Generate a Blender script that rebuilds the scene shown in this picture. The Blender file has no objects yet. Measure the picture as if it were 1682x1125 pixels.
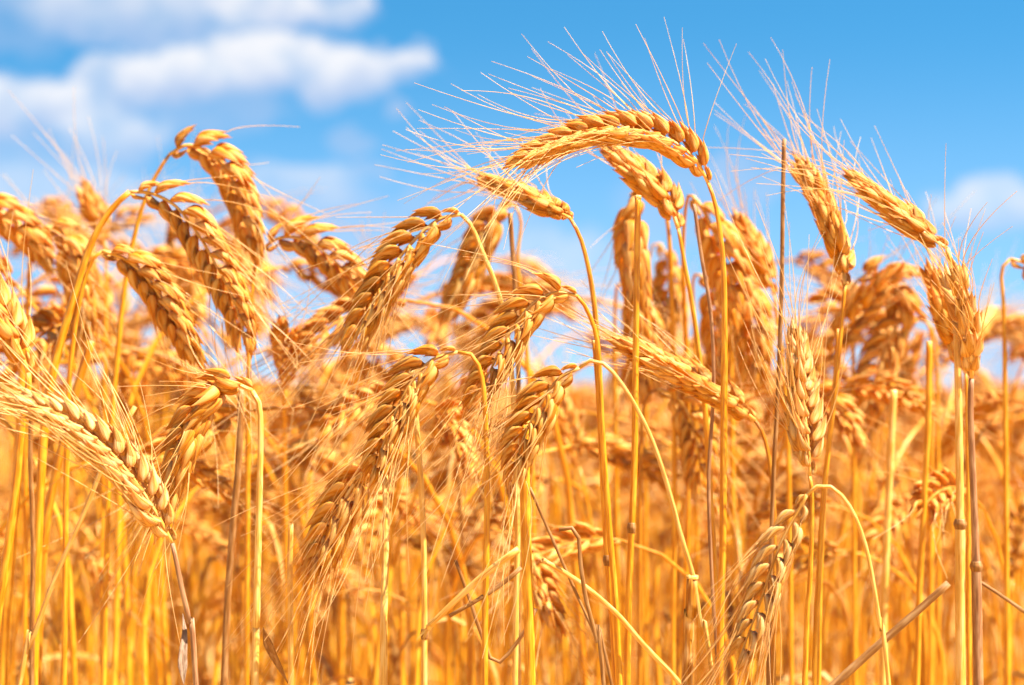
import bpy, math, random
import numpy as np
from mathutils import Vector, Matrix

R_ = math.radians
scene = bpy.context.scene
COL = scene.collection

# ------------------------------------------------------------------ camera
HC = 0.76                       # eye height above the soil
F_PX = 3270.8                   # focal length in pixels of the 1682 px wide photograph (70 mm)
HORIZON = 648.0
PITCH = math.atan((HORIZON - 562.5) / F_PX)
FOCUS = 0.90
cam_data = bpy.data.cameras.new("camera")
cam = bpy.data.objects.new("camera", cam_data)
COL.objects.link(cam)
cam.location = (0, 0, HC)
cam.rotation_euler = (math.pi / 2 + PITCH, 0, 0)
cam_data.lens = 70
cam_data.sensor_width = 36
cam_data.clip_start = 0.02
cam_data.clip_end = 3000
cam_data.dof.use_dof = True
cam_data.dof.focus_distance = FOCUS
cam_data.dof.aperture_fstop = 7.6
cam_data.dof.aperture_blades = 7
scene.camera = cam

# ------------------------------------------------------------------ sun, sky, exposure
SUN_EL, SUN_AZ = 60.0, 110.0     # azimuth measured from the view direction (+Y) towards +X
sun_data = bpy.data.lights.new("sun", 'SUN')
sun_data.energy = 5.0
sun_data.angle = R_(0.5)
sun_data.color = (1.0, 0.94, 0.82)
sun = bpy.data.objects.new("sun", sun_data)
COL.objects.link(sun)
sd = Vector((math.cos(R_(SUN_EL)) * math.sin(R_(SUN_AZ)), math.cos(R_(SUN_EL)) * math.cos(R_(SUN_AZ)), math.sin(R_(SUN_EL))))
sun.rotation_euler = sd.to_track_quat('Z', 'Y').to_euler()
sun.location = (3, 0, 5)

scene.view_settings.view_transform = 'Standard'
scene.view_settings.look = 'None'
scene.view_settings.gamma = 1.0
scene.view_settings.exposure = 1.98
scene.cycles.max_bounces = 10
scene.cycles.diffuse_bounces = 7
scene.cycles.glossy_bounces = 2
scene.cycles.transmission_bounces = 6
scene.cycles.use_denoising = True

# ------------------------------------------------------------------ node helper
class NT:
    def __init__(s, tree):
        s.t = tree; s.n = tree.nodes; s.l = tree.links
    def new(s, typ, **kw):
        n = s.n.new(typ)
        for k, v in kw.items():
            setattr(n, k, v)
        return n
    def put(s, sock, v):
        if isinstance(v, bpy.types.NodeSocket):
            s.l.new(v, sock)
        else:
            sock.default_value = v
    def math(s, op, a, b=0.0, c=0.0, clamp=False):
        n = s.new('ShaderNodeMath', operation=op, use_clamp=clamp)
        s.put(n.inputs[0], a); s.put(n.inputs[1], b); s.put(n.inputs[2], c)
        return n.outputs[0]
    def vmath(s, op, a, b=(0, 0, 0), scale=1.0):
        n = s.new('ShaderNodeVectorMath', operation=op)
        s.put(n.inputs[0], a); s.put(n.inputs[1], b); s.put(n.inputs[3], scale)
        return n.outputs[0]
    def noise(s, vec, scale, detail=3, rough=0.5, dim='3D'):
        n = s.new('ShaderNodeTexNoise', noise_dimensions=dim)
        s.put(n.inputs['Vector'], vec); n.inputs['Scale'].default_value = scale
        n.inputs['Detail'].default_value = detail; n.inputs['Roughness'].default_value = rough
        return n.outputs['Fac']
    def smooth(s, v, a, b, lo=0.0, hi=1.0):
        n = s.new('ShaderNodeMapRange', interpolation_type='SMOOTHSTEP')
        s.put(n.inputs[0], v); n.inputs[1].default_value = a; n.inputs[2].default_value = b
        n.inputs[3].default_value = lo; n.inputs[4].default_value = hi
        return n.outputs[0]
    def mix(s, fac, a, b, blend='MIX'):
        n = s.new('ShaderNodeMix', data_type='RGBA', blend_type=blend)
        s.put(n.inputs[0], fac)
        s.put(n.inputs[6], a if isinstance(a, bpy.types.NodeSocket) else (*a, 1))
        s.put(n.inputs[7], b if isinstance(b, bpy.types.NodeSocket) else (*b, 1))
        return n.outputs[2]
    def ramp(s, fac, stops):
        n = s.new('ShaderNodeValToRGB')
        while len(n.color_ramp.elements) < len(stops):
            n.color_ramp.elements.new(0.5)
        for e, (p, c) in zip(n.color_ramp.elements, stops):
            e.position = p; e.color = (*c, 1)
        s.put(n.inputs[0], fac)
        return n.outputs[0]

# ------------------------------------------------------------------ world: blue sky with drifting cumulus
world = bpy.data.worlds.new("World")
scene.world = world
world.use_nodes = True
w = NT(world.node_tree)
w.n.clear()
out = w.new('ShaderNodeOutputWorld')
bg = w.new('ShaderNodeBackground')
SKY_STRENGTH = 0.10
bg.inputs['Strength'].default_value = SKY_STRENGTH
tc = w.new('ShaderNodeTexCoord')
direction = tc.outputs['Generated']
sky = w.new('ShaderNodeTexSky', sky_type='NISHITA')
sky.sun_disc = False
sky.sun_elevation = R_(SUN_EL)
sky.sun_rotation = R_(SUN_AZ)
sky.air_density = 1.0
sky.dust_density = 0.15
sky.ozone_density = 4.0
# the clear deep blue sits low in this sky: look it up a little higher than the horizon
sep = w.new('ShaderNodeSeparateXYZ'); w.put(sep.inputs[0], direction)
zz = w.math('ADD', w.math('MULTIPLY', w.math('MAXIMUM', sep.outputs[2], 0.0), 1.7), 0.13)
cmb = w.new('ShaderNodeCombineXYZ')
w.put(cmb.inputs[0], sep.outputs[0]); w.put(cmb.inputs[1], sep.outputs[1]); w.put(cmb.inputs[2], zz)
w.put(sky.inputs['Vector'], w.vmath('NORMALIZE', cmb.outputs[0]))
hs = w.new('ShaderNodeHueSaturation')
hs.inputs['Hue'].default_value = 0.483
hs.inputs['Saturation'].default_value = 1.30
hs.inputs['Value'].default_value = 0.54
w.put(hs.inputs['Color'], sky.outputs[0])
skycol = hs.outputs[0]
# azimuth and elevation in degrees
az = w.math('MULTIPLY', w.math('ARCTAN2', sep.outputs[0], sep.outputs[1]), 57.2958)
el = w.math('MULTIPLY', w.math('ARCSINE', sep.outputs[2]), 57.2958)
cpos = w.new('ShaderNodeCombineXYZ'); w.put(cpos.inputs[0], az); w.put(cpos.inputs[1], el)
warp = w.new('ShaderNodeTexNoise'); w.put(warp.inputs['Vector'], cpos.outputs[0])
warp.inputs['Scale'].default_value = 0.8; warp.inputs['Detail'].default_value = 3.5
wv = w.vmath('SCALE', w.vmath('SUBTRACT', warp.outputs['Color'], (0.5, 0.5, 0.5)), scale=1.5)
cp2 = w.vmath('ADD', cpos.outputs[0], wv)
sp2 = w.new('ShaderNodeSeparateXYZ'); w.put(sp2.inputs[0], cp2)
PXD = 57.2958 / F_PX
CLOUDS = [  # centre x, y and half sizes in degrees*, density
    (430, 112, 120, 62, 1.0), (560, 122, 105, 66, 1.0), (300, 135, 150, 52, 1.0), (200, 150, 95, 50, .8), (668, 108, 62, 36, .9),
    (460, 26, 170, 36, .9), (240, 40, 260, 62, .72), (592, 12, 26, 26, .8), (40, 30, 150, 80, .35), (330, -10, 300, 30, .7),
    (40, 190, 170, 62, .95), (190, 230, 110, 50, .75), (60, 250, 190, 40, .5),
    (656, 187, 24, 20, .55), (572, 240, 46, 24, .45), (600, 292, 52, 26, .55), (480, 315, 130, 50, .65), (340, 190, 160, 40, .45),
    (1610, 350, 120, 48, .8), (1215, 300, 80, 55, .55), (1130, 340, 130, 80, .4), (760, 350, 160, 60, .45), (1640, 560, 170, 90, .6), (100, 340, 260, 80, .65),
    (930, 480, 230, 120, .6), (1300, 520, 240, 90, .5), (500, 400, 220, 110, .55),
]
dens = None
shade_acc = None
for (cx, cy, rx, ry, k) in CLOUDS:
    a0 = (cx - 841) * PXD; e0 = (HORIZON - cy) * PXD; ra = rx * PXD; re = ry * PXD
    dx = w.math('DIVIDE', w.math('SUBTRACT', sp2.outputs[0], a0), ra)
    dy = w.math('DIVIDE', w.math('SUBTRACT', sp2.outputs[1], e0), re)
    # flat-based puffs: the underside falls off sooner than the top
    q = w.math('ADD', w.math('MULTIPLY', dx, dx), w.math('MULTIPLY', dy, dy))
    g = w.math('MULTIPLY', w.smooth(q, 0.4, 1.15, 1.0, 0.0), k)
    dens = g if dens is None else w.math('MAXIMUM', dens, g)
    if k >= .6:
        h = w.math('MULTIPLY', g, w.smooth(dy, -0.75, 0.45))
        shade_acc = h if shade_acc is None else w.math('MAXIMUM', shade_acc, h)
# clouds in the rest of the sky, so that other directions are not empty
big = w.noise(w.vmath('MULTIPLY', direction, (1, 1, 3.0)), 2.2, 6, 0.55)
rest = w.math('MULTIPLY', w.smooth(big, 0.56, 0.74), w.smooth(w.math('ABSOLUTE', az), 17, 26))
dens = w.math('MAXIMUM', dens, w.math('MULTIPLY', rest, 0.5))
shade_acc = w.math('MAXIMUM', shade_acc, w.math('MULTIPLY', rest, 0.6))
fine = w.noise(cpos.outputs[0], 0.9, 5, 0.55)
dens = w.math('MULTIPLY', dens, w.smooth(fine, 0.2, 0.62, 0.55, 1.12), clamp=True)
CB = 0.40 / SKY_STRENGTH
c_lit = tuple(CB * v for v in (0.62, 0.62, 0.64))
c_base = tuple(CB * v for v in (0.30, 0.39, 0.56))
ccol = w.mix(shade_acc, c_base, c_lit)
final = w.mix(w.math('MULTIPLY', dens, 0.95), skycol, ccol)
# pale air towards the horizon
lowair = w.smooth(el, -1.0, 11.0, 0.55, 0.0)
final = w.mix(lowair, final, tuple(CB * v for v in (0.36, 0.52, 0.72)))
w.put(bg.inputs['Color'], final)
w.put(out.inputs['Surface'], bg.outputs[0])

# ------------------------------------------------------------------ materials
def plant_material(name, base, dark, pale, trans, rough, streak=5.0, tint_strength=0.5, trans_tint=(1.0, .8, .45), spec=0.35, tipdark=0.0):
    m = bpy.data.materials.new(name); m.use_nodes = True
    t = NT(m.node_tree); t.n.clear()
    o = t.new('ShaderNodeOutputMaterial')
    at = t.new('ShaderNodeAttribute', attribute_name='grain')       # (cos a, sin a, length in cm)
    rn = t.new('ShaderNodeAttribute', attribute_name='plant')       # one value per plant
    oi = t.new('ShaderNodeObjectInfo')
    rnd = t.math('FRACT', t.math('ADD', t.math('MULTIPLY', oi.outputs['Random'], 1.0), rn.outputs['Fac']))
    v = t.vmath('MULTIPLY', at.outputs['Vector'], (1, 1, 0.16))
    v = t.vmath('ADD', v, t.vmath('SCALE', (7.1, 3.3, 5.7), scale=rnd) if False else (0, 0, 0))
    st = t.noise(v, streak, 3, 0.6)
    blotch = t.noise(at.outputs['Vector'], 0.8, 2, 0.5)
    c = t.mix(t.smooth(st, 0.34, 0.62), dark, base)
    c = t.mix(t.math('MULTIPLY', t.smooth(blotch, 0.42, 0.66), 0.75), c, pale)
    tint = t.ramp(rnd, [(0.0, (1.0, .84, .62)), (0.3, (1, 1, 1)), (0.62, (1.0, .93, .78)), (0.82, (1.06, 1.08, 1.1)), (0.9, (.9, .74, .6)), (1.0, (.60, .44, .32))])
    c = t.mix(tint_strength, c, t.mix(1.0, c, tint, 'MULTIPLY'))
    p = t.new('ShaderNodeBsdfPrincipled')
    t.put(p.inputs['Base Color'], c)
    p.inputs['Roughness'].default_value = rough
    p.inputs['Specular IOR Level'].default_value = spec
    bp = t.new('ShaderNodeBump'); bp.inputs['Strength'].default_value = 0.8; bp.inputs['Distance'].default_value = 0.0005
    t.put(bp.inputs['Height'], st); t.put(p.inputs['Normal'], bp.outputs[0])
    tr = t.new('ShaderNodeBsdfTranslucent')
    t.put(tr.inputs['Color'], t.mix(1.0, c, trans_tint, 'MULTIPLY'))
    mx = t.new('ShaderNodeMixShader'); mx.inputs[0].default_value = trans
    t.l.new(p.outputs[0], mx.inputs[1]); t.l.new(tr.outputs[0], mx.inputs[2])
    t.l.new(mx.outputs[0], o.inputs['Surface'])
    return m

M_HUSK = plant_material('wheat_husk', (.72, .335, .022), (.42, .115, .001), (.86, .60, .19), 0.36, 0.55, 6.5, 0.6, (1.25, .60, .03), .25)
M_HUSK_LIT = plant_material('sunlit_husk', (.76, .43, .090), (.44, .15, .012), (.86, .66, .32), 0.32, 0.55, 6.5, 0.4, (1.15, .66, .12), .25)  # paler copy of the husk, sunlight painted into its colour for chosen ears
M_STRAW = plant_material('ripe_straw', (.72, .32, .006), (.48, .165, .0015), (.80, .45, .04), 0.18, 0.36, 3.0, 0.8, (1.1, .8, .35), 0.45)
M_PALE = plant_material('pale_straw', (.76, .44, .09), (.58, .26, .025), (.82, .56, .20), 0.12, 0.36, 3.0, 0.4, (1.1, .85, .5), 0.45)
M_BROWN = plant_material('weathered_straw', (.30, .125, .022), (.17, .06, .010), (.42, .23, .09), 0.10, 0.5, 3.5, 0.4)
M_MAUVE = plant_material('mauve_straw', (.34, .155, .065), (.19, .075, .028), (.46, .26, .13), 0.08, 0.4, 3.0, 0.3)
M_AWN = plant_material('awn', (.87, .60, .22), (.78, .43, .07), (.92, .74, .40), 0.35, 0.35, 2.0, 0.5, (1.1, .9, .6), 0.5)
M_LEAF = plant_material('dry_leaf', (.60, .27, .018), (.36, .12, .005), (.80, .55, .22), 0.35, 0.55, 3.0, 0.9)
M_GREYLEAF = plant_material('grey_dry_leaf', (.34, .21, .12), (.20, .11, .06), (.48, .36, .26), 0.2, 0.55, 4.0, 0.4)

def soil_material():
    m = bpy.data.materials.new('soil_with_straw'); m.use_nodes = True
    t = NT(m.node_tree); t.n.clear()
    o = t.new('ShaderNodeOutputMaterial')
    g = t.new('ShaderNodeTexCoord')
    a = t.noise(g.outputs['Object'], 3.0, 6, 0.65)
    b = t.noise(t.vmath('MULTIPLY', g.outputs['Object'], (1, .35, 1)), 26.0, 4, 0.6)
    c = t.mix(a, (.30, .16, .05), (.46, .27, .08))
    c = t.mix(t.smooth(b, .45, .65), c, (.62, .38, .11))
    p = t.new('ShaderNodeBsdfPrincipled'); t.put(p.inputs['Base Color'], c); p.inputs['Roughness'].default_value = 0.9
    bp = t.new('ShaderNodeBump'); bp.inputs['Strength'].default_value = 0.6; bp.inputs['Distance'].default_value = 0.02
    t.put(bp.inputs['Height'], b); t.put(p.inputs['Normal'], bp.outputs[0])
    t.l.new(p.outputs[0], o.inputs['Surface'])
    return m
M_SOIL = soil_material()

# ------------------------------------------------------------------ mesh building (numpy, quads only)
class MB:
    def __init__(s): s.v = []; s.f = []; s.g = []; s.p = []; s.m = []; s.n = 0
    def add(s, v, f, g, plant=0.0, mat=0):
        s.v.append(v); s.f.append(f + s.n); s.g.append(g)
        s.p.append(np.full(len(v), plant)); s.m.append(np.full(len(f), mat)); s.n += len(v)
    def arrays(s):
        return np.concatenate(s.v), np.concatenate(s.f), np.concatenate(s.g)
    def mesh(s, name, mats):
        v = np.concatenate(s.v).astype(np.float32); f = np.concatenate(s.f).astype(np.int32)
        g = np.concatenate(s.g).astype(np.float32); p = np.concatenate(s.p).astype(np.float32)
        me = bpy.data.meshes.new(name)
        me.vertices.add(len(v)); me.vertices.foreach_set('co', v.ravel())
        me.loops.add(f.size); me.loops.foreach_set('vertex_index', f.ravel())
        me.polygons.add(len(f)); me.polygons.foreach_set('loop_start', np.arange(0, f.size, 4, dtype=np.int32))
        if isinstance(mats, (list, tuple)):
            for mm in mats: me.materials.append(mm)
            me.polygons.foreach_set('material_index', np.concatenate(s.m).astype(np.int32))
        else:
            me.materials.append(mats)
        me.polygons.foreach_set('use_smooth', np.ones(len(f), dtype=bool))
        me.update(calc_edges=True)
        a = me.attributes.new('grain', 'FLOAT_VECTOR', 'POINT'); a.data.foreach_set('vector', g.ravel())
        a = me.attributes.new('plant', 'FLOAT', 'POINT'); a.data.foreach_set('value', p)
        return me

def grid_faces(nr, ns, closed=True):
    i = np.arange(nr - 1)[:, None]; j = np.arange(ns if closed else ns - 1)[None, :]
    jn = (j + 1) % ns
    return np.stack([i * ns + j, i * ns + jn, (i + 1) * ns + jn, (i + 1) * ns + j], -1).reshape(-1, 4)

def frames(P):
    T = np.gradient(P, axis=0); T /= np.linalg.norm(T, axis=1)[:, None] + 1e-12
    ref = np.array([0.0, 1.0, 0.0]) if abs(T[0][1]) < 0.9 else np.array([1.0, 0, 0])
    N = np.empty_like(P); n = ref - T[0] * T[0].dot(ref); n /= np.linalg.norm(n)
    for i in range(len(P)):
        n = n - T[i] * T[i].dot(n); n /= np.linalg.norm(n) + 1e-12; N[i] = n
    return T, N, np.cross(T, N)

def tube(P, r, ns=8, cap=True):
    P = np.asarray(P, float); r = np.broadcast_to(np.asarray(r, float), (len(P),)).copy()
    if cap:
        P = np.vstack([P[:1], P, P[-1:]]); r = np.concatenate([[r[0] * .05], r, [r[-1] * .05]])
        T, N, B = frames(np.vstack([P[1:2] - (P[2] - P[1]) * .01, P[1:-1], P[-2:-1] + (P[-2] - P[-3]) * .01]))
    else:
        T, N, B = frames(P)
    a = np.linspace(0, 2 * np.pi, ns, endpoint=False)
    V = P[:, None] + r[:, None, None] * (np.cos(a)[None, :, None] * N[:, None] + np.sin(a)[None, :, None] * B[:, None])
    L = np.concatenate([[0], np.cumsum(np.linalg.norm(np.diff(P, axis=0), axis=1))]) * 100
    G = np.empty_like(V); G[..., 0] = np.cos(a); G[..., 1] = np.sin(a); G[..., 2] = L[:, None]
    return V.reshape(-1, 3), grid_faces(len(P), ns), G.reshape(-1, 3)

def smooth_curve(pts, step, n=None):
    """Catmull-Rom through the points, resampled evenly."""
    p = np.asarray(pts, float)
    if len(p) == 2: p = np.vstack([p[0], (p[0] + p[1]) / 2, p[1]])
    q = np.vstack([2 * p[0] - p[1], p, 2 * p[-1] - p[-2]])
    out = []
    for i in range(1, len(q) - 2):
        t = np.linspace(0, 1, 16, endpoint=False)[:, None]
        a, b, c, d = q[i - 1], q[i], q[i + 1], q[i + 2]
        out.append(.5 * (2 * b + (c - a) * t + (2 * a - 5 * b + 4 * c - d) * t ** 2 + (3 * b - a - 3 * c + d) * t ** 3))
    out.append(p[-1:]); c = np.vstack(out)
    L = np.concatenate([[0], np.cumsum(np.linalg.norm(np.diff(c, axis=0), axis=1))])
    n = n or max(4, int(L[-1] / step) + 1)
    s = np.linspace(0, L[-1], n)
    return np.stack([np.interp(s, L, c[:, k]) for k in range(3)], 1)

def rotm(axis, ang):
    axis = np.asarray(axis, float); axis = axis / np.linalg.norm(axis)
    x, y, z = axis; c, s = math.cos(ang), math.sin(ang); C = 1 - c
    return np.array([[c + x * x * C, x * y * C - z * s, x * z * C + y * s], [y * x * C + z * s, c + y * y * C, y * z * C - x * s], [z * x * C - y * s, z * y * C + x * s, c + z * z * C]])

def husk(L, wd, th, nr, ns, beak=0.25, bow=0.0):
    """One boat-shaped glume or lemma along +Z: plump below, keeled outside (+X), drawn out to a point."""
    s = np.linspace(0, 1, nr)
    prof = np.sin(np.pi * np.clip(s, 0.012, 1) ** 0.60) ** 0.8 * (1 - s) ** 0.30
    prof = np.maximum(np.nan_to_num(prof), 0.015)
    prof[-1] = 0.03
    a = np.linspace(0, 2 * np.pi, ns, endpoint=False)
    ca, sa = np.cos(a), np.sin(a)
    keel = np.where(ca > 0, ca * (1 + 0.22 * np.maximum(ca, 0) ** 6), ca * 0.55)
    V = np.empty((nr, ns, 3))
    V[..., 0] = th * prof[:, None] * keel + (bow * np.sin(np.pi * s) - beak * th * 0 * s)[:, None]
    V[..., 1] = wd * prof[:, None] * sa
    V[..., 2] = (s * L)[:, None]
    G = np.empty_like(V); G[..., 0] = ca; G[..., 1] = sa; G[..., 2] = (s * L * 100)[:, None]
    return V.reshape(-1, 3), grid_faces(nr, ns), G.reshape(-1, 3)

def spikelet_parts(rng, lod):
    """Returns (verts, faces, grain), and the tips the awns grow from. Origin at the rachis, +Z up the ear, +X outward."""
    nr, ns = {0: (11, 10), 1: (7, 6), 2: (5, 4)}[lod]
    mb = MB(); tips = []
    spec = []
    for s in (-1, 1):
        if lod < 2: spec.append((.0092, .0020, .0019, s * R_(14), R_(5), (.0006, s * .0019, .0002), False))   # glume
        spec.append((.0120, .0024, .0024, s * R_(10), R_(2), (.0017, s * .0015, .0010), True))              # lemma
        if lod < 2: spec.append((.0104, .0018, .0018, s * R_(5), R_(-4), (.0024, s * .0009, .0036), lod == 0 or s > 0))
    if lod < 2: spec.append((.0112, .0022, .0022, rng.uniform(-3, 3) * .017, R_(-5), (.0016, rng.uniform(-.0004, .0004), .0056), False))
    for (L, wd, th, ry, rx, off, awn) in spec:
        k = rng.uniform(.88, 1.12)
        v, f, g = husk(L * k, wd * rng.uniform(.86, 1.14), th * rng.uniform(.86, 1.14), nr, ns, bow=.0007)
        M = rotm((1, 0, 0), -ry + rng.uniform(-.09, .09)) @ rotm((0, 1, 0), rx + rng.uniform(-.08, .08)) @ rotm((0, 0, 1), -ry * 2.2)
        v = v @ M.T + np.array(off)
        g = g + np.array([rng.uniform(-3, 3), rng.uniform(-3, 3), 0])
        mb.add(v, f, g)
        if awn: tips.append((M @ np.array([0, 0, L * k * .97]) + np.array(off), M @ np.array([0, 0, 1.0])))
    return mb, tips

RNG = random.Random(11)
SPK = {lod: [spikelet_parts(RNG, lod) for _ in range(5)] for lod in (0, 1, 2)}

def ear_layout(rng, P, roll, view, spacing=.0047, size=1.0, tilt=(20, 27), twist=0.5):
    """Spikelet frames up the ear's curve P (base to tip). view: direction the two ranks are seen from at roll 0."""
    L = np.concatenate([[0], np.cumsum(np.linalg.norm(np.diff(P, axis=0), axis=1))])
    tot = L[-1] - .007 * size
    n = max(5, int(tot / (spacing * size)))
    T_all = np.gradient(P, axis=0)
    res = []
    for i in range(n):
        u = (i + .15) / n; s = u * tot
        p = np.array([np.interp(s, L, P[:, k]) for k in range(3)])
        T = np.array([np.interp(s, L, T_all[:, k]) for k in range(3)]); T /= np.linalg.norm(T)
        w_ = np.cross(view, T); w_ /= np.linalg.norm(w_) + 1e-9            # in the picture plane, across the ear
        ang = roll + twist * (u - .5) + rng.uniform(-.10, .10)
        R = rotm(T, ang) @ w_
        if i % 2: R = -R
        if i == n - 1:
            tl = 0.03
        else:
            tl = R_(rng.uniform(*tilt)) * (1.0 - .38 * u) * (.3, .5, .8, 1)[min(i, 3)]
        Z = T * math.cos(tl) + R * math.sin(tl)
        Y = np.cross(Z, R); Y /= np.linalg.norm(Y); X = np.cross(Y, Z)
        k = size * (0.80 + .32 * math.sin(math.pi * min(1, .12 + u * .88)) ** .8) * rng.uniform(.94, 1.05)
        if i < 3: k *= (.5, .74, .92)[i]
        res.append((p + R * .0007 * size, np.stack([X, Y, Z], 1), k, T, R, u))
    return res

def awn_curves(rng, layout, tips_of, length=.062, spread=(10, 30), npt=6, keep=1.0, sag=0.0):
    out = []
    for (o, M, k, T, R, u), tips in zip(layout, tips_of):
        for (tp, td) in tips:
            if rng.random() > keep or u < .06: continue
            p = o + M @ (tp * k); d = M @ td
            side = d - T * d.dot(T); side /= np.linalg.norm(side) + 1e-9
            jit = np.array([rng.uniform(-1, 1) for _ in range(3)]); jit -= T * jit.dot(T)
            s2 = side + .8 * jit; s2 /= np.linalg.norm(s2) + 1e-9
            a = R_(rng.uniform(*spread))
            d2 = T * math.cos(a) + s2 * math.sin(a)
            ln = length * rng.uniform(.55, 1.1) * (.72 + .4 * u)
            t = np.linspace(0, 1, npt)[:, None]
            b1 = p + d * ln * .30; b2 = p + d * ln * .18 + d2 * ln * .86 + np.array([0, 0, -sag * ln])
            bend = np.array([rng.uniform(-1, 1) for _ in range(3)]) * ln * .11
            c = (1 - t) ** 2 * p + 2 * t * (1 - t) * (b1 + bend) + t ** 2 * b2
            out.append((c, ln))
    return out

def add_awns(mb, curves, r0, ns, mat=0, plant=0.0):
    for c, ln in curves:
        rr = np.linspace(1, .38, len(c)) * r0
        v, f, g = tube(c, rr, ns, cap=False)
        mb.add(v, f, g + np.array([ln * 90, ln * 40, 0]), plant, mat)

def blade(P, width, up, curl=.3, ns=5, twist=0.0):
    """A dry leaf blade along P: a thin gutter-shaped strip with a real thickness."""
    P = np.asarray(P, float); n = len(P)
    T = np.gradient(P, axis=0); T /= np.linalg.norm(T, axis=1)[:, None]
    mb = []
    s = np.linspace(0, 1, n)
    wd = width * np.minimum(1, s * 4 + .04) * np.maximum(.04, 1 - s ** 2.2)
    rows = []
    for i in range(n):
        U = rotm(T[i], twist * s[i]) @ np.asarray(up, float); X = np.cross(T[i], U); X /= np.linalg.norm(X) + 1e-9; U = np.cross(X, T[i])
        ring = []
        for side in (1, -1):
            for q in (np.linspace(-1, 1, ns) if side > 0 else np.linspace(1, -1, ns)):
                ring.append(P[i] + X * q * wd[i] + U * (curl * wd[i] * q * q + side * .00012))
        rows.append(ring)
    V = np.array(rows); m = V.shape[1]
    G = np.empty_like(V); G[..., 0] = np.linspace(-3, 3, m)[None, :]; G[..., 1] = 0; G[..., 2] = (s * n)[:, None]
    return V.reshape(-1, 3), grid_faces(n, m), G.reshape(-1, 3)

# ------------------------------------------------------------------ objects
def link(o, parent=None):
    COL.objects.link(o)
    if parent is not None: o.parent = parent
    return o

def obj(name, mb, mat, parent=None):
    return link(bpy.data.objects.new(name, mb.mesh(name, mat)), parent)

def thing(name, label, cat, loc=(0, 0, 0), group=None):
    o = bpy.data.objects.new(name, None); COL.objects.link(o)
    o.empty_display_size = .03
    o.location = loc; o['label'] = label; o['category'] = cat
    if group: o['group'] = group
    return o

def px(x, y, d):
    """A point of the scene d metres in front of the eye, seen at photo pixel x, y."""
    a, b = (x - 841) / F_PX * d, (562.5 - y) / F_PX * d
    return np.array([a, d * math.cos(PITCH) - b * math.sin(PITCH), HC + d * math.sin(PITCH) + b * math.cos(PITCH)])

SPK_MESH = [m.mesh('spikelet', M_HUSK) for m, _ in SPK[0]]
SPK_LIT = [m.mesh('spikelet', M_HUSK_LIT) for m, _ in SPK[0]]

def to_ground(P, rng, lean=.06):
    """Carry a stem's last visible point on down to the soil."""
    e = P[-1]; d = P[-1] - P[-2]; d = d / np.linalg.norm(d)
    if d[2] > -.3: d = np.array([d[0], d[1], -.3])
    h = e[2]
    mid = e + np.array([d[0] / -d[2] * h * .3, 0, -h * .5])
    foot = mid + np.array([rng.uniform(-lean, lean) * .4, rng.uniform(-.02, .03), -mid[2]])
    return [*P, mid, foot]

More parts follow.
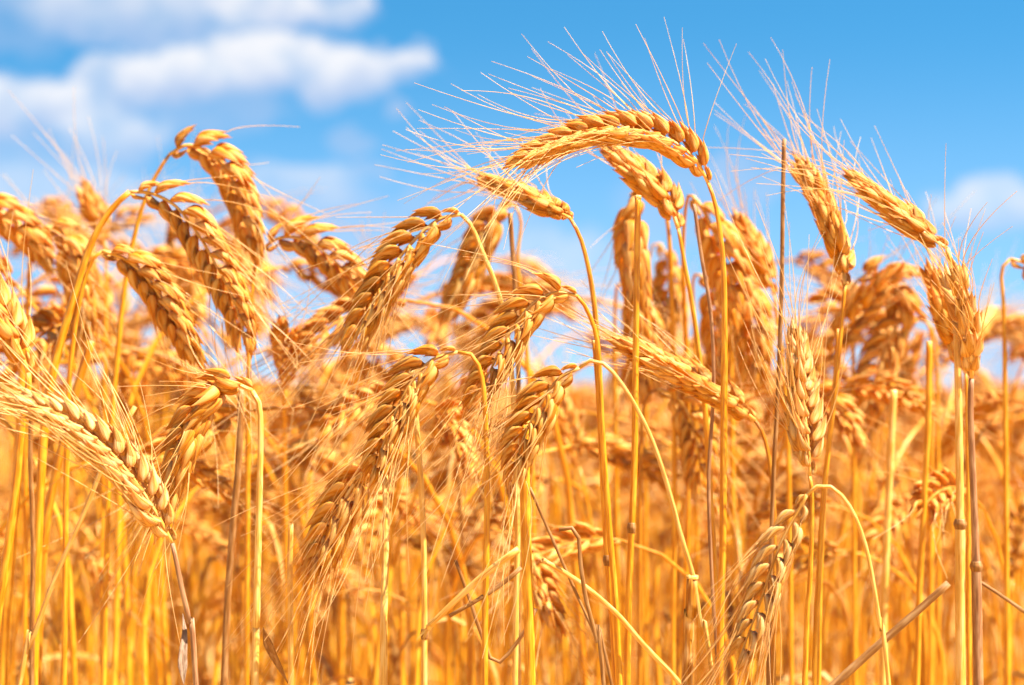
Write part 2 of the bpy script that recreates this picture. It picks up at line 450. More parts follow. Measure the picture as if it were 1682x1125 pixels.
def hero(label, ear, stem, d=.9, dtip=0.0, roll=0.0, size=1.0, awn=.062, spread=(10, 30), keep=.72, straw=None, neck=.00085, thick=.00145,
         sheath=None, node=None, seed=None, group=None, awn_r=.00026, sag=0.0, tilt=(23, 34), stemd=None, husk_label=None, spacing=.0036, name='wheat_stalk', sunlit=False):
    straw = straw or M_STRAW
    rng = random.Random(seed if seed is not None else label)
    size *= 1.0
    ne = len(ear)
    E = smooth_curve([px(x, y, d + dtip * i / (ne - 1)) for i, (x, y) in enumerate(ear)], .003)
    ns_ = len(stem)
    S = [E[0]] + [px(x, y, d + (stemd or 0) * (i + 1) / ns_) for i, (x, y) in enumerate(stem)]
    S = smooth_curve(to_ground(np.array(S), rng), .006)
    foot = S[-1].copy()
    root = thing(name, label, 'wheat stalk', foot, group or 'sharp wheat stalks at the edge of the field')
    # stem
    L = np.concatenate([[0], np.cumsum(np.linalg.norm(np.diff(S, axis=0), axis=1))])
    rad = neck + (thick - neck) * np.clip(L / .10, 0, 1) ** .8
    nodes = [node] if node else []
    if node:
        q = px(*node, d); i0 = int(np.argmin(np.linalg.norm(S - q, axis=1))); rad[i0:] *= 1.28
    mb = MB(); v, f, g = tube(S - foot, rad, 10); mb.add(v, f, g)
    st = obj('stem', mb, straw, root)
    # nodes: swollen dark joints
    for (nx, ny) in nodes:
        q = px(nx, ny, d + (stemd or 0)); i = int(np.argmin(np.linalg.norm(S - q, axis=1)))
        i = min(max(2, i), len(S) - 3)
        seg = smooth_curve(S[i - 1:i + 2], .0006) - foot
        seg = seg[len(seg) // 2 - 4:len(seg) // 2 + 5]; rr = rad[i] * (1.05 + .28 * np.sin(np.linspace(0, np.pi, len(seg))) ** 2)
        mb = MB(); mb.add(*tube(seg, rr, 10)); obj('node', mb, M_BROWN, st)
    # ear
    mb = MB(); v, f, g = tube(E - foot, np.linspace(.0008, .0004, len(E)) * size, 8); mb.add(v, f, g)
    er = obj('ear', mb, M_PALE, root)
    view = np.array([0, 1.0, 0])
    lay = ear_layout(rng, E - foot, roll, view, size=size, tilt=tilt, spacing=spacing)
    tips = []
    for (o, M, k, T, R, u) in lay:
        j = rng.randrange(5)
        sp = bpy.data.objects.new('spikelet', (SPK_LIT if sunlit else SPK_MESH)[j])
        m4 = np.eye(4); m4[:3, :3] = M * k; m4[:3, 3] = o
        link(sp, er); sp.matrix_local = Matrix(m4.tolist())
        tips.append(SPK[0][j][1])
    if d > .98: keep *= .6
    cur = awn_curves(rng, lay, tips, awn, spread, 9, keep, sag)
    if cur:
        mb = MB(); add_awns(mb, cur, awn_r, 5); obj('beard', mb, M_AWN, er)
    if sheath:
        pts, wd, mt = sheath
        P = smooth_curve([px(x, y, d - .006 + .004 * i) for i, (x, y) in enumerate(pts)], .004) - foot
        mb = MB(); mb.add(*blade(P, wd, (0, -1, .2), .45, 5, .5)); obj('leaf', mb, mt, root)
    return root

# ---- the ground
mb = MB()
gx = np.linspace(-1, 1, 61); gx = np.sign(gx) * np.abs(gx) ** 2.5 * 900
yy, xx = np.meshgrid(gx, gx, indexing='ij')
rs = np.random.RandomState(3)
gz = np.where(np.hypot(xx, yy) < 40, rs.uniform(-.012, .012, xx.shape), 0)
Vg = np.stack([xx, yy, gz], -1).reshape(-1, 3)
mb.add(Vg, grid_faces(61, 61, False), Vg * 0)
ground = obj('ground', mb, M_SOIL); ground['kind'] = 'structure'

# ---- the stalks one can tell apart, in photo pixels (ear: base to tip; stem: from below the ear downward)
hero('tall wheat stalk whose ear arches highest against the blue sky', [(1163, 300), (1142, 262), (1105, 232), (1055, 215), (1000, 213), (945, 224), (890, 246), (840, 274)],
     [(1176, 340), (1187, 420), (1190, 520), (1189, 700), (1187, 900), (1182, 1125)], d=.93, dtip=-.015, roll=.75, awn=.068, spread=(12, 60), keep=.9, awn_r=.00022, thick=.0017, sag=.0)
hero('wheat stalk with stout pale orange ear tucked just below the highest arching ear', [(1114, 375), (1098, 335), (1062, 296), (1022, 262), (1002, 246)],
     [(1124, 430), (1140, 520), (1157, 660), (1166, 800), (1174, 940), (1180, 1125)], d=.985, dtip=.02, roll=1.1, size=1.32, awn=.06, spread=(10, 35))
hero('wheat stalk with dense orange ear hanging straight down behind the straw with cut top', [(1062, 312), (1044, 330), (1036, 380), (1040, 440), (1050, 510), (1060, 560)],
     [(1085, 318), (1100, 400), (1106, 600), (1108, 800), (1105, 1125)], d=1.10, roll=1.4, size=1.65, awn=.05, spread=(20, 50), stemd=.03)
hero('wheat stalk with soft orange ear hanging beside the tall arching stem', [(1138, 322), (1158, 350), (1180, 400), (1200, 460), (1214, 530)],
     [(1128, 330), (1122, 420), (1128, 600), (1130, 800), (1125, 1125)], d=1.10, roll=.9, size=1.5, awn=.05, spread=(15, 35), stemd=.04)
hero('wheat stalk with short pale ear pointing sideways on a long smoothly curved stem', [(936, 358), (905, 342), (865, 320), (825, 305), (792, 298)],
     [(955, 395), (972, 470), (982, 570), (988, 720), (995, 860), (1002, 980), (1015, 1125)], d=.96, dtip=.05, roll=1.3, size=1.05, awn=.062, spread=(12, 38), thick=.0017)
hero('wheat stalk with shaded drooping ear and bright kinked straw neck against the sky', [(757, 352), (722, 360), (690, 385), (655, 425), (628, 470), (600, 520), (574, 572)],
     [(775, 372), (795, 420), (815, 470), (832, 540), (845, 680), (850, 860), (846, 1125)], d=.95, roll=.55, size=1.12, awn=.066, spread=(8, 26), straw=M_PALE, neck=.0010)
hero('blurred dark orange wheat ear hanging behind the bright kinked straw neck', [(845, 335), (815, 352), (792, 395), (770, 445), (742, 500), (728, 530)],
     [(856, 365), (850, 430), (860, 520), (872, 700), (880, 1125)], d=1.17, roll=1.0, size=1.35, awn=.055, spread=(10, 30))
hero('wheat stalk with loose toothed ear nodding against the long smoothly curved stem', [(948, 486), (915, 480), (880, 495), (848, 530), (822, 575), (798, 622), (768, 668)],
     [(962, 505), (978, 545), (984, 600), (990, 720), (1000, 860), (1018, 1125)], d=.905, roll=.5, size=1.0, awn=.07, spread=(8, 28), tilt=(24, 38), stemd=.02)
hero('short hooked wheat ear on thin straw neck sweeping down to the hollow cut straw', [(952, 604), (918, 622), (890, 660), (866, 705), (850, 750), (842, 795)],
     [(968, 592), (1000, 604), (1040, 660), (1074, 730), (1100, 810), (1120, 885), (1138, 945), (1152, 1030), (1172, 1125)], d=.885, roll=.5, size=1.0, awn=.066, spread=(6, 24), straw=M_PALE, neck=.00085, thick=.0011)
hero('sharp wheat ear with plump grains curving down over the bushy shaded ear', [(752, 578), (712, 590), (680, 622), (654, 668), (634, 718), (618, 765), (606, 800)],
     [(776, 584), (792, 620), (798, 700), (800, 820), (798, 960), (796, 1125)], d=.89, roll=.55, size=1.02, awn=.07, spread=(8, 30), tilt=(24, 34))
hero('shaded bushy wheat ear pointing down, hung on the straight pale straw', [(626, 752), (600, 770), (572, 810), (548, 860), (528, 910), (512, 958)],
     [(632, 780), (634, 850), (632, 960), (630, 1125)], d=.935, roll=.8, size=1.3, awn=.07, spread=(8, 28), straw=M_PALE, thick=.0018, neck=.0014, stemd=-.03)
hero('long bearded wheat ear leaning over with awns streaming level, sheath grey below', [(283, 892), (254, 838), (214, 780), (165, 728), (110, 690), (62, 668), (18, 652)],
     [(290, 925), (300, 972), (312, 1030), (322, 1125)], d=.878, dtip=-.02, roll=.95, size=1.05, sunlit=True, awn=.074, spread=(10, 34), straw=M_MAUVE, neck=.0010, thick=.0015, tilt=(24, 34),
     sheath=([(302, 1125), (300, 1080), (303, 1040), (300, 1008)], .0022, M_GREYLEAF))
hero('shaded wheat ear hanging from a glossy cane-like straw bent at the top', [(414, 642), (380, 630), (345, 648), (316, 695), (296, 750), (276, 810), (258, 875)],
     [(425, 662), (428, 700), (427, 780), (424, 900), (421, 1030), (419, 1125)], d=.905, roll=1.1, size=1.35, awn=.05, spread=(8, 30), straw=M_PALE, neck=.0012, thick=.0017,
     sheath=([(432, 1030), (442, 1060), (458, 1092), (475, 1125)], .0022, M_BROWN))
hero('wheat stalk with long herringbone ear drooping from a thick bowed neck', [(213, 315), (250, 318), (290, 340), (325, 385), (352, 430), (378, 480), (396, 530), (406, 580)],
     [(188, 338), (160, 378), (138, 432), (118, 500), (90, 600), (70, 740), (55, 1125)], d=1.0, roll=.4, size=1.12, awn=.055, spread=(8, 25), neck=.0014, thick=.0022)
hero('soft golden wheat ear arching highest of the ears under the clouds', [(278, 254), (308, 238), (345, 252), (375, 285), (396, 330), (410, 380), (418, 425)],
     [(262, 278), (245, 310), (228, 360), (210, 440), (195, 560), (180, 760), (170, 1125)], d=1.06, roll=.85, size=1.28, awn=.055, spread=(10, 35))
hero('soft shaded wheat ear drooping under the thick bowed neck', [(168, 412), (205, 425), (240, 455), (272, 500), (300, 548), (326, 600)],
     [(150, 430), (132, 490), (118, 580), (110, 720), (105, 1125)], d=1.0, roll=.8, size=1.2, awn=.06, spread=(8, 30))
hero('soft wheat ear arching towards the bright kinked straw from behind', [(432, 408), (462, 390), (505, 396), (545, 425), (578, 458), (602, 488)],
     [(418, 440), (412, 520), (408, 640), (405, 1125)], d=1.06, roll=.5, size=1.2, awn=.055, spread=(8, 28))
hero('creamy wheat ear tilted up with long awns beside the tallest straight straw', [(1556, 408), (1526, 388), (1485, 356), (1445, 325), (1412, 300), (1398, 288)],
     [(1563, 440), (1570, 520), (1574, 640), (1576, 760), (1577, 860), (1578, 1125)], d=.955, dtip=.02, roll=1.15, size=1.15, awn=.078, spread=(8, 66), straw=M_PALE, thick=.0019, neck=.0012, node=(1577, 856))
hero('broad wheat ear standing up with shaded base on slender straight straw', [(1388, 468), (1384, 430), (1368, 378), (1345, 325), (1322, 288), (1310, 272)],
     [(1386, 490), (1380, 560), (1368, 680), (1354, 800), (1345, 950), (1338, 1125)], d=.975, dtip=.03, roll=1.35, size=1.3, awn=.072, spread=(6, 30), thick=.0014)
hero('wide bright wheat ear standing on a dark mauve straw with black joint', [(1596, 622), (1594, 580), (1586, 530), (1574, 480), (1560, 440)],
     [(1594, 660), (1597, 760), (1602, 880), (1604, 960), (1607, 1125)], d=.955, dtip=-.02, roll=1.45, size=1.35, sunlit=True, tilt=(30, 50), keep=1.0, awn=.052, spread=(14, 62), straw=M_MAUVE, thick=.0019, neck=.0013, node=(1600, 936))
hero('shaded orange wheat ear standing half behind the wide bright ear', [(1586, 612), (1574, 570), (1556, 520), (1540, 470), (1530, 438)],
     [(1588, 650), (1590, 780), (1592, 1125)], d=1.02, roll=1.2, size=1.4, awn=.05, spread=(10, 40), thick=.0013)
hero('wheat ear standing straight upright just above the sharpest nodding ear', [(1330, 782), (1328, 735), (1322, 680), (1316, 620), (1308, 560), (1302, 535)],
     [(1333, 800), (1334, 850), (1330, 960), (1322, 1125)], d=.93, roll=.9, size=1.05, sunlit=True, awn=.066, spread=(10, 36), thick=.0014)
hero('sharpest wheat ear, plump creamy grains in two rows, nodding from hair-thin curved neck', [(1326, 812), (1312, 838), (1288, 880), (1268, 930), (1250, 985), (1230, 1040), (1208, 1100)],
     [(1336, 800), (1366, 800), (1396, 832), (1420, 890), (1436, 965), (1447, 1040), (1460, 1125)], d=.87, roll=.35, size=.95, sunlit=True, awn=.075, spread=(6, 26), straw=M_PALE, neck=.0008, thick=.00095, tilt=(17, 25), spacing=.0043)
hero('shaded orange wheat ear lying across stems, awns pointing up along it', [(1240, 690), (1195, 655), (1140, 622), (1082, 594), (1036, 572), (1012, 558)],
     [(1256, 720), (1268, 790), (1272, 900), (1270, 1125)], d=.97, dtip=-.02, roll=1.25, size=1.25, awn=.055, spread=(8, 26))
hero('blurred toothed wheat ear hanging below the ear that lies across stems', [(1080, 640), (1110, 650), (1135, 690), (1148, 750), (1150, 810)],
     [(1060, 660), (1052, 760), (1050, 1125)], d=1.12, roll=.4, size=1.2, awn=.05, spread=(8, 25))
hero('blurred wheat ear of pale round grains nodding below the broad upright ear', [(1522, 528), (1492, 520), (1466, 548), (1445, 600), (1430, 650), (1420, 695)],
     [(1530, 560), (1530, 700), (1528, 1125)], d=1.2, roll=.3, size=1.25, awn=.05, spread=(8, 25))
hero('blurred wheat ear lying level behind the slender straw of the broad upright ear', [(1520, 528), (1470, 508), (1420, 500), (1370, 496), (1330, 498)],
     [(1536, 560), (1540, 700), (1542, 1125)], d=1.24, roll=.5, size=1.2, awn=.05, spread=(8, 25))
hero('soft wheat ear half hidden by the picture edge, nodding beside the dark mauve straw', [(1660, 425), (1690, 436), (1722, 470), (1745, 530)],
     [(1645, 450), (1650, 560), (1655, 1125)], d=1.1, roll=.7, size=1.2, awn=.055, spread=(10, 35))
hero('big blurred wheat ear bending over at the outer side of the field under clouds', [(-60, 330), (-20, 335), (20, 362), (58, 400), (85, 440)],
     [(-80, 370), (-90, 600), (-92, 1125)], d=1.12, roll=.9, size=1.35, awn=.055, spread=(10, 35))
hero('big blurred wheat ear hanging steeply on the outer side of the thick bowed neck', [(72, 372), (100, 380), (118, 420), (130, 480), (136, 540), (134, 590)],
     [(55, 395), (46, 480), (42, 700), (40, 1125)], d=1.12, roll=.9, size=1.35, awn=.055, spread=(10, 35))
hero('pale wheat ear base with stiff awns rising above the long bearded ear', [(46, 612), (30, 570), (8, 525), (-20, 480), (-40, 450)],
     [(46, 640), (36, 700), (26, 800), (5, 960), (-15, 1125)], d=.955, roll=1.2, size=1.4, awn=.075, spread=(8, 40), thick=.0022, neck=.0015)
hero('slim blurred wheat ear leaning away from the tall thin brown straw', [(1272, 485), (1256, 445), (1238, 405), (1220, 370), (1208, 352)],
     [(1276, 520), (1290, 640), (1296, 800), (1300, 1125)], d=1.13, roll=1.1, size=1.15, awn=.055, spread=(10, 30))
hero('small blurred upright wheat ear poking up behind the thick bowed neck', [(172, 395), (166, 370), (155, 345), (142, 318), (136, 305)],
     [(174, 440), (172, 600), (165, 1125)], d=1.25, roll=1.1, size=1.1, awn=.06, spread=(6, 30))
hero('blurred golden wheat ear hanging in the gap next to the dense hanging ear', [(1085, 400), (1096, 430), (1098, 470), (1092, 520), (1085, 570)],
     [(1070, 410), (1062, 520), (1060, 1125)], d=1.3, roll=.8, size=1.3, awn=.05, spread=(10, 30))

hero('long blurred wheat ear hanging low between tall arching stem and tall brown straw', [(1196, 440), (1214, 455), (1228, 500), (1236, 560), (1238, 640)],
     [(1186, 450), (1200, 560), (1206, 1125)], d=1.16, roll=.8, size=1.45, awn=.05, spread=(10, 30), stemd=.03)
hero('blurred wheat ear hanging deep behind the ear that lies across stems', [(1150, 452), (1168, 470), (1180, 520), (1184, 590), (1180, 660)],
     [(1138, 465), (1142, 600), (1146, 1125)], d=1.2, roll=1.1, size=1.5, awn=.05, spread=(10, 30), stemd=.03)
hero('blurred wheat ear hanging below the dense hanging ear, tip on the cut straw', [(1022, 470), (1038, 486), (1052, 540), (1056, 600), (1050, 660)],
     [(1012, 480), (1010, 620), (1016, 1125)], d=1.22, roll=.7, size=1.4, awn=.05, spread=(10, 30), stemd=.03)
hero('blurred bent wheat ear filling the gap between broad upright ear and wide bright ear', [(1408, 462), (1430, 448), (1458, 456), (1476, 490), (1484, 540)],
     [(1398, 485), (1402, 620), (1404, 1125)], d=1.2, roll=.9, size=1.4, awn=.05, spread=(10, 30))

# ------------------------------------------------------------------ bare straws, broken straws and loose leaves
def straw(label, pts, d=.9, r=.0016, mat=None, ground_it=True, group=None, cut=True, name='bare_straw', cat='straw', splay=0, dd=0.0, leaf=None, node=None):
    rng = random.Random(label)
    n = len(pts)
    P = np.array([px(x, y, d + dd * i / max(1, n - 1)) for i, (x, y) in enumerate(pts)])
    if ground_it: P = np.array(to_ground(P, rng))
    C = smooth_curve(P, .006)
    foot = C[-1].copy()
    root = thing(name, label, cat, foot, group)
    mb = MB(); L = len(C)
    rr = np.linspace(.9, 1.1, L) * r
    mb.add(*tube(C - foot, rr, 10))
    s = obj('stem', mb, mat or M_STRAW, root)
    if cut:                                                         # the open cut end: a lighter rim round a dark hollow
        q = C[:2] - foot; T = q[0] - q[1]; T /= np.linalg.norm(T)
        mb = MB(); ring = np.array([q[0] - T * .0012, q[0] + T * .0004, q[0] + T * .0004, q[0] - T * .002])
        Tf, N, B = frames(np.array([q[0] - T * .001, q[0], q[0] + T * .001]))
        a = np.linspace(0, 2 * np.pi, 10, endpoint=False)
        rad = np.array([1.12, 1.12, .72, .66]) * r * .9
        V = ring[:, None] + rad[:, None, None] * (np.cos(a)[None, :, None] * N[0] + np.sin(a)[None, :, None] * B[0])
        G = np.zeros_like(V); G[..., 0] = np.cos(a); G[..., 1] = np.sin(a)
        mb.add(V.reshape(-1, 3), grid_faces(4, 10), G.reshape(-1, 3)); obj('cut_end', mb, M_PALE, s)
    if splay:
        for k in range(splay):
            T = C[0] - C[2]; T /= np.linalg.norm(T)
            e = C[0] - foot + T * .008 * rng.uniform(.6, 1.2) + np.array([rng.uniform(-.003, .003), rng.uniform(-.002, .002), rng.uniform(-.003, .003)])
            mb = MB(); mb.add(*blade(smooth_curve([C[1] - foot, C[0] - foot, e], .002), .0009, (0, -1, 0), .3, 4)); obj('frayed_end', mb, M_PALE, s)
    if node:
        for (nx, ny) in node:
            q = px(nx, ny, d); i = int(np.argmin(np.linalg.norm(C - q, axis=1))); i = min(max(2, i), L - 3)
            seg = smooth_curve(C[i - 1:i + 2], .0006) - foot; seg = seg[len(seg) // 2 - 4:len(seg) // 2 + 5]
            mb = MB(); mb.add(*tube(seg, r * (1.05 + .28 * np.sin(np.linspace(0, np.pi, len(seg))) ** 2), 10)); obj('node', mb, M_BROWN, s)
    if leaf:
        lp, wd, mt = leaf
        Q = smooth_curve([px(x, y, d - .004 * (i > 0)) for i, (x, y) in enumerate(lp)], .004) - foot
        mb = MB(); mb.add(*blade(Q, wd, (0, -1, .3), .5, 5, .8)); obj('leaf', mb, mt, root)
    return root

G_BARE = 'bare straws without ears between the stalks'
straw('thick pale straw with cut top against the dense hanging ear', [(1048, 322), (1046, 450), (1044, 600), (1042, 760), (1036, 900), (1030, 1125)], .94, .0017, M_STRAW, group=G_BARE, node=[(1034, 862)])
straw('tall thin dark brown straw rising into the blue sky', [(1288, 228), (1286, 320), (1284, 460), (1278, 640), (1270, 800), (1262, 1125)], .96, .00115, M_BROWN, group=G_BARE, cut=False)
straw('fattest yellow straw, running up behind the short hooked ear', [(861, 690), (862, 790), (864, 880), (867, 980), (871, 1125)], .90, .0027, M_STRAW, group=G_BARE)
straw('thick straw running close beside the long smoothly curved stem', [(978, 560), (984, 640), (990, 760), (996, 880), (1004, 1000), (1012, 1125)], .93, .0019, M_STRAW, group=G_BARE, node=[(995, 930)])
straw('short hollow cut straw with ragged rim and reddish shaft', [(1137, 946), (1134, 1010), (1128, 1125)], .885, .0028, M_LEAF, group=G_BARE)
straw('bright straight straw running up behind the plump curving ear', [(676, 610), (681, 660), (686, 720), (692, 800), (696, 900), (697, 1000), (697, 1125)], .92, .0015, M_PALE, group=G_BARE, node=[(695, 1040)])
straw('blurred fat yellow straw behind the long bearded ear', [(40, 560), (36, 660), (26, 800), (14, 960), (4, 1125)], 1.08, .0030, M_STRAW, group=G_BARE, cut=False)
straw('pale slanting straw crossing low in the outer corner', [(222, 668), (180, 740), (135, 850), (90, 950), (50, 1060), (32, 1125)], .96, .0013, M_PALE, group=G_BARE, cut=False)
straw('dark brown straw half hidden behind the slanting pale straw', [(52, 660), (50, 760), (54, 880), (52, 1125)], .98, .0013, M_BROWN, group=G_BARE, cut=False)
straw('slim yellow straw rising just behind the straight upright ear', [(1377, 540), (1370, 640), (1358, 760), (1350, 900), (1345, 1125)], 1.0, .0012, M_STRAW, group=G_BARE, cut=False)
straw('dark straw rising between bright kinked neck and the short pale ear', [(838, 350), (841, 400), (846, 470), (850, 560), (852, 700), (852, 1125)], 1.02, .0014, M_BROWN, group=G_BARE, cut=False)
straw('grey-brown straw crossing behind the sharp nodding ear neck', [(1140, 335), (1152, 420), (1168, 520), (1172, 640), (1164, 800), (1172, 1000), (1180, 1125)], .96, .0010, M_MAUVE, group=G_BARE, cut=False)
straw('pale blurred straw standing between the sharp nodding ear and cane-thin straws', [(1468, 640), (1462, 760), (1456, 900), (1450, 1125)], 1.1, .0022, M_PALE, group=G_BARE, cut=False)
straw('soft yellow straw standing behind the tallest straight straw', [(1526, 560), (1524, 700), (1516, 860), (1506, 1125)], 1.05, .0018, M_STRAW, group=G_BARE, cut=False)
straw('dim brown straw standing just behind the glossy cane-like straw', [(396, 640), (392, 760), (380, 900), (368, 1125)], 1.0, .0019, M_BROWN, group=G_BARE, cut=False)
straw('pale grey straw standing at the shaded bushy ear tip', [(478, 860), (476, 940), (478, 1125)], .95, .0015, M_PALE, group=G_BARE, cut=False)
straw('leaning gold straw rising behind the pale ear base', [(150, 560), (120, 660), (96, 760), (74, 880), (60, 1125)], 1.04, .0024, M_STRAW, group=G_BARE, cut=False)
G_BROK = 'broken straws lying across the stems'
straw('pale broken straw with frayed end lying slanted before dense stems', [(704, 1030), (750, 985), (800, 940), (852, 902)], .875, .0014, M_PALE, False, G_BROK, True, 'broken_straw', 'broken straw', 4, -.01)
straw('dull brown broken straw just under the pale frayed one', [(738, 1012), (790, 982), (830, 955), (856, 932)], .89, .0010, M_BROWN, False, G_BROK, False, 'broken_straw', 'broken straw')
straw('long thick brown broken straw slanting up to the black joint', [(1558, 958), (1500, 1010), (1440, 1062), (1370, 1125), (1300, 1190)], .93, .0019, M_BROWN, False, G_BROK, False, 'broken_straw', 'broken straw')
straw('long pale broken straw sloping down behind the thick straw pair', [(892, 920), (950, 955), (1010, 1005), (1060, 1062), (1106, 1110), (1130, 1140)], .90, .0012, M_PALE, False, G_BROK, True, 'broken_straw', 'broken straw', 0, .04)
straw('kinked dark straw twig hooked over beside the fattest yellow straw', [(918, 870), (936, 866), (950, 880), (954, 930), (964, 990), (982, 1060), (992, 1125)], .90, .0011, M_BROWN, True, G_BROK, False, 'broken_straw', 'broken straw')
straw('thin dark straw hanging slanted under the short hooked ear', [(870, 800), (905, 880), (940, 960), (980, 1050), (1005, 1125)], .91, .0008, M_BROWN, True, G_BROK, False, 'broken_straw', 'broken straw')
straw('brown straw running up beside the fattest yellow straw from below', [(748, 920), (770, 980), (790, 1040), (815, 1090), (860, 1040), (880, 1000)], .93, .0009, M_BROWN, False, G_BROK, False, 'broken_straw', 'broken straw')
straw('thin brown straw poking out past the dark mauve straw', [(1600, 950), (1640, 975), (1690, 1010)], .97, .0009, M_BROWN, False, G_BROK, False, 'broken_straw', 'broken straw')

# ------------------------------------------------------------------ ordinary stalks of the field
def stalk_curve(rng, height, droop, neck=.12, ear=.088, lean=.05):
    """A stalk in its own x-z plane: straight, then bending over by droop (radians) along neck and ear."""
    n = 60; tot = height + ear
    s = np.linspace(0, tot, n); s0 = height - neck
    ang = lean * .5 + droop * np.clip((s - s0) / (tot - s0 + .02), 0, 1) ** 1.25
    ds = np.diff(s, prepend=0)
    x = np.cumsum(np.sin(ang) * ds); z = np.cumsum(np.cos(ang) * ds)
    y = .01 * np.sin(s * rng.uniform(3, 6) + rng.uniform(0, 6))
    P = np.stack([x, y - y[0], z], 1)
    i = int(np.searchsorted(s, height))
    return P[:i + 1], P[i:]

def stalk_pieces(seed, droop, lod, height=.80, leafy=False, size=1.1, awn=.06, spread=(10, 35), roll=.8):
    rng = random.Random(seed)
    S, E = stalk_curve(rng, height, droop, neck=rng.uniform(.10, .20), ear=rng.uniform(.075, .10), lean=rng.uniform(-.08, .12))
    out = {}
    ns, step = {0: (8, .012), 1: (6, .03), 2: (4, .09)}[lod]
    mb = MB(); C = smooth_curve(S, step) if lod < 2 else S[::9]
    rad = np.interp(np.linspace(0, 1, len(C)), [0, .8, 1], [.0020, .0018, .0010])
    mb.add(*tube(C, rad, ns)); out['stem'] = mb
    E2 = smooth_curve(E, .004)
    view = np.array([0, 1.0, 0])
    lay = ear_layout(rng, E2, roll, view, size=size, spacing=.0046 if lod < 2 else .0085, tilt=(24, 34))
    mb = MB(); tips = []
    mb.add(*tube(E2[::3], .0009, 4))
    for (o, M, k, T, R, u) in lay:
        sp, tp = SPK[max(1, lod)][rng.randrange(5)]
        v, f, g = sp.arrays(); kk = k * (1.0 if lod < 2 else 1.3)
        mb.add((v * kk) @ M.T + o, f, g); tips.append(tp)
    out['ear'] = mb
    cur = awn_curves(rng, lay, tips, awn, spread, {0: 5, 1: 4, 2: 3}[lod], {0: .55, 1: .5, 2: .5}[lod])
    mb = MB(); add_awns(mb, cur, .0003 if lod < 2 else .0005, 3); out['beard'] = mb
    for _ in range((3 if lod == 0 else 1) if leafy else 0):
        i = rng.randrange(20, 46); p = S[i]; a = rng.uniform(0, 6.28); h = np.array([math.cos(a), math.sin(a), 0]) * rng.uniform(.4, 1.0)
        Q = smooth_curve([p, p + h * .03 + np.array([0, 0, .05]), p + h * .09 + np.array([0, 0, .05]), p + h * .13 + np.array([0, 0, -.03]), p + h * .14 + np.array([0, 0, -.10])], .015 if lod < 2 else .04)
        mb = MB(); mb.add(*blade(Q, rng.uniform(.0014, .0027), (0, 0, 1), .5, 3, rng.uniform(-4, 4))); out['leaf' + '*' * _] = mb
    apex = max(S[:, 2].max(), E[:, 2].max())
    return out, apex, E[:, 0].mean()

MATS = {'stem': M_STRAW, 'ear': M_HUSK, 'beard': M_AWN, 'leaf': M_LEAF}
KINDS = [('nodding', 2.75), ('nodding', 2.5), ('upright', .6), ('nodding', 2.6), ('nodding', 2.1), ('leaning', 1.25), ('nodding', 2.9), ('upright', .45), ('leaning', 1.6), ('nodding', 2.4), ('upright', .8)]
LABELS = {'nodding': 'blurred golden wheat stalk with nodding ear in the soft crowd behind the sharp ears',
          'leaning': 'blurred golden wheat stalk with ear leaning sideways in the soft crowd behind the sharp ears',
          'upright': 'blurred golden wheat stalk with upright ear in the soft crowd behind the sharp ears'}
protos = []
for i, (kind, dr) in enumerate(KINDS):
    pc, apex, off = stalk_pieces(100 + i, dr, 1 if i % 2 else 0, leafy=i not in (1, 5), size=[1.3, 1.1, 1.2, 1.25, 1.0, 1.3, 1.15, 1.3, 1.05, 1.2, 1.25][i], roll=[.3, .9, 1.2, .6, 1.3, .8, 1.0, 1.1, .5, .7, 1.3][i])
    root = thing('wheat_stalk', LABELS[kind], 'wheat stalk', group=f'blurred {kind} wheat stalks behind the sharp ears')
    kids = [obj(n.strip('*'), mbb, MATS[n.strip('*')], root) for n, mbb in pc.items()]
    for k in kids:
        if k.name.startswith('beard'): k.parent = kids[1]
    protos.append((root, apex, False))
used = set()
NODS = [i for i, (kd, a) in enumerate(KINDS) if a > 2.3]
def copy_tree(o, parent=None):
    c = o.copy(); COL.objects.link(c); c.parent = parent
    for ch in list(o.children): copy_tree(ch, c)
    return c

CAP_X = [-200, 0, 100, 250, 450, 560, 640, 720, 800, 950, 1050, 1200, 1320, 1480, 1560, 1650, 1720, 1900]
CAP_Y = [350, 345, 365, 350, 370, 440, 570, 530, 490, 540, 440, 430, 470, 500, 590, 600, 480, 430]
rng = random.Random(77)
mid = []
tries = 0
while len(mid) < 257 and tries < 9000:
    tries += 1
    low = rng.random() < .30
    d = (1.13 if low else 1.2) + .85 * rng.random() ** .9
    half = .5 * 1682 / F_PX * d + .05
    x = rng.uniform(-half, half)
    if any((x - a) ** 2 + (d - b) ** 2 < .033 ** 2 for a, b, _ in mid): continue
    mid.append((x, d, low))
mid.sort(key=lambda q: q[1])
for j, (x, d, low) in enumerate(mid):
    i = rng.choice(NODS if low else range(len(protos)))
    root, apex, _ = protos[i]
    pxx = 841 + x / d * F_PX
    cap = np.interp(pxx, CAP_X, CAP_Y)
    ytop = cap + rng.random() ** 1.2 * 250 + 8
    if low: ytop = rng.uniform(620, 920)
    ztop = HC + (HORIZON - ytop) / F_PX * d
    k = ztop / apex
    c = root if i not in used else copy_tree(root)
    used.add(i)
    c.location = (x, d, 0)
    c.rotation_euler = (rng.uniform(-.06, .06), rng.uniform(-.07, .07), rng.uniform(0, 6.283))
    c.scale = (k * rng.uniform(.97, 1.1),) * 2 + (k,)

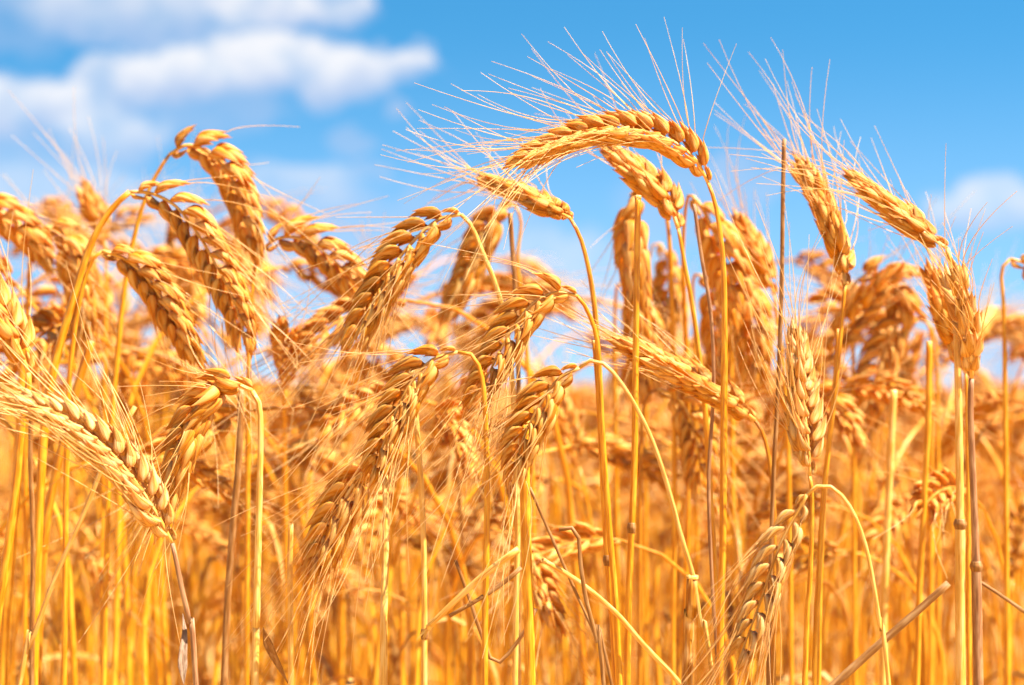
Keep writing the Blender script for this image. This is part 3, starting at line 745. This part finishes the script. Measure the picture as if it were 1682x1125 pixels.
# ------------------------------------------------------------------ the rest of the field: uncountable, one object
lods = {}
for lod in (1, 2):
    lods[lod] = []
    for i, (kind, dr) in enumerate(KINDS):
        pc, apex, off = stalk_pieces(300 + i + lod * 20, dr, lod, leafy=i % 2 == 0 and lod == 1, size=1.3)
        m = MB()
        for n, mi in (('stem', 0), ('ear', 1), ('beard', 2), ('leaf', 3), ('leaf*', 3), ('leaf**', 3)):
            if n in pc:
                v, f, g = pc[n].arrays(); m.add(v, f, g, 0.0, mi)
        v, f, g = m.arrays()
        lods[lod].append((v, f, g, np.concatenate(m.m), apex))
field = MB()
rng = random.Random(5)
def sow(n, d0, d1, lod, hmin, hmax, widen=1.0, margin=.45, power=1.0, beside=False):
    for _ in range(n):
        d = math.sqrt(d0 * d0 + (d1 * d1 - d0 * d0) * rng.random() ** power)
        half = .5 * 1682 / F_PX * d * 1.06 + margin
        x = rng.uniform(-half, half)
        if beside: x = math.copysign(rng.uniform(half - margin + .10, half), rng.random() - .5)
        v, f, g, mm, apex = lods[lod][rng.randrange(len(KINDS))]
        h = rng.uniform(hmin, hmax)
        pxx = 841 + x / d * F_PX
        hcap = HC + (HORIZON - np.interp(pxx, CAP_X, CAP_Y)) / F_PX * d
        h = min(h, max(hcap, HC + .0))
        k = h / apex; a = rng.uniform(0, 6.283); c, s = math.cos(a), math.sin(a)
        lx, ly = rng.uniform(-.06, .06), rng.uniform(-.06, .06)
        M = np.array([[c * widen, -s * widen, lx], [s * widen, c * widen, ly], [0, 0, 1]]) * k
        vv = v @ M.T + np.array([x, d, 0])
        field.v.append(vv); field.f.append(f + field.n); field.g.append(g)
        field.p.append(np.full(len(v), rng.random())); field.m.append(mm); field.n += len(v)
sow(140, .95, 1.95, 1, .70, .86, 1.0, .6, 1.0, True)      # the crop goes on beyond both edges of the picture
sow(240, 1.5, 3.0, 1, .50, .70)
sow(1000, 1.95, 4.0, 1, .60, .785)
sow(2300, 4.0, 9.0, 2, .68, .79)
sow(2600, 9.0, 30.0, 2, .70, .785, 2.2)
fo = obj('wheat_field', field, [M_STRAW, M_HUSK, M_AWN, M_LEAF])
fo['kind'] = 'stuff'
fo['label'] = 'dense far wheat merging into a blurred golden mass up to the horizon'
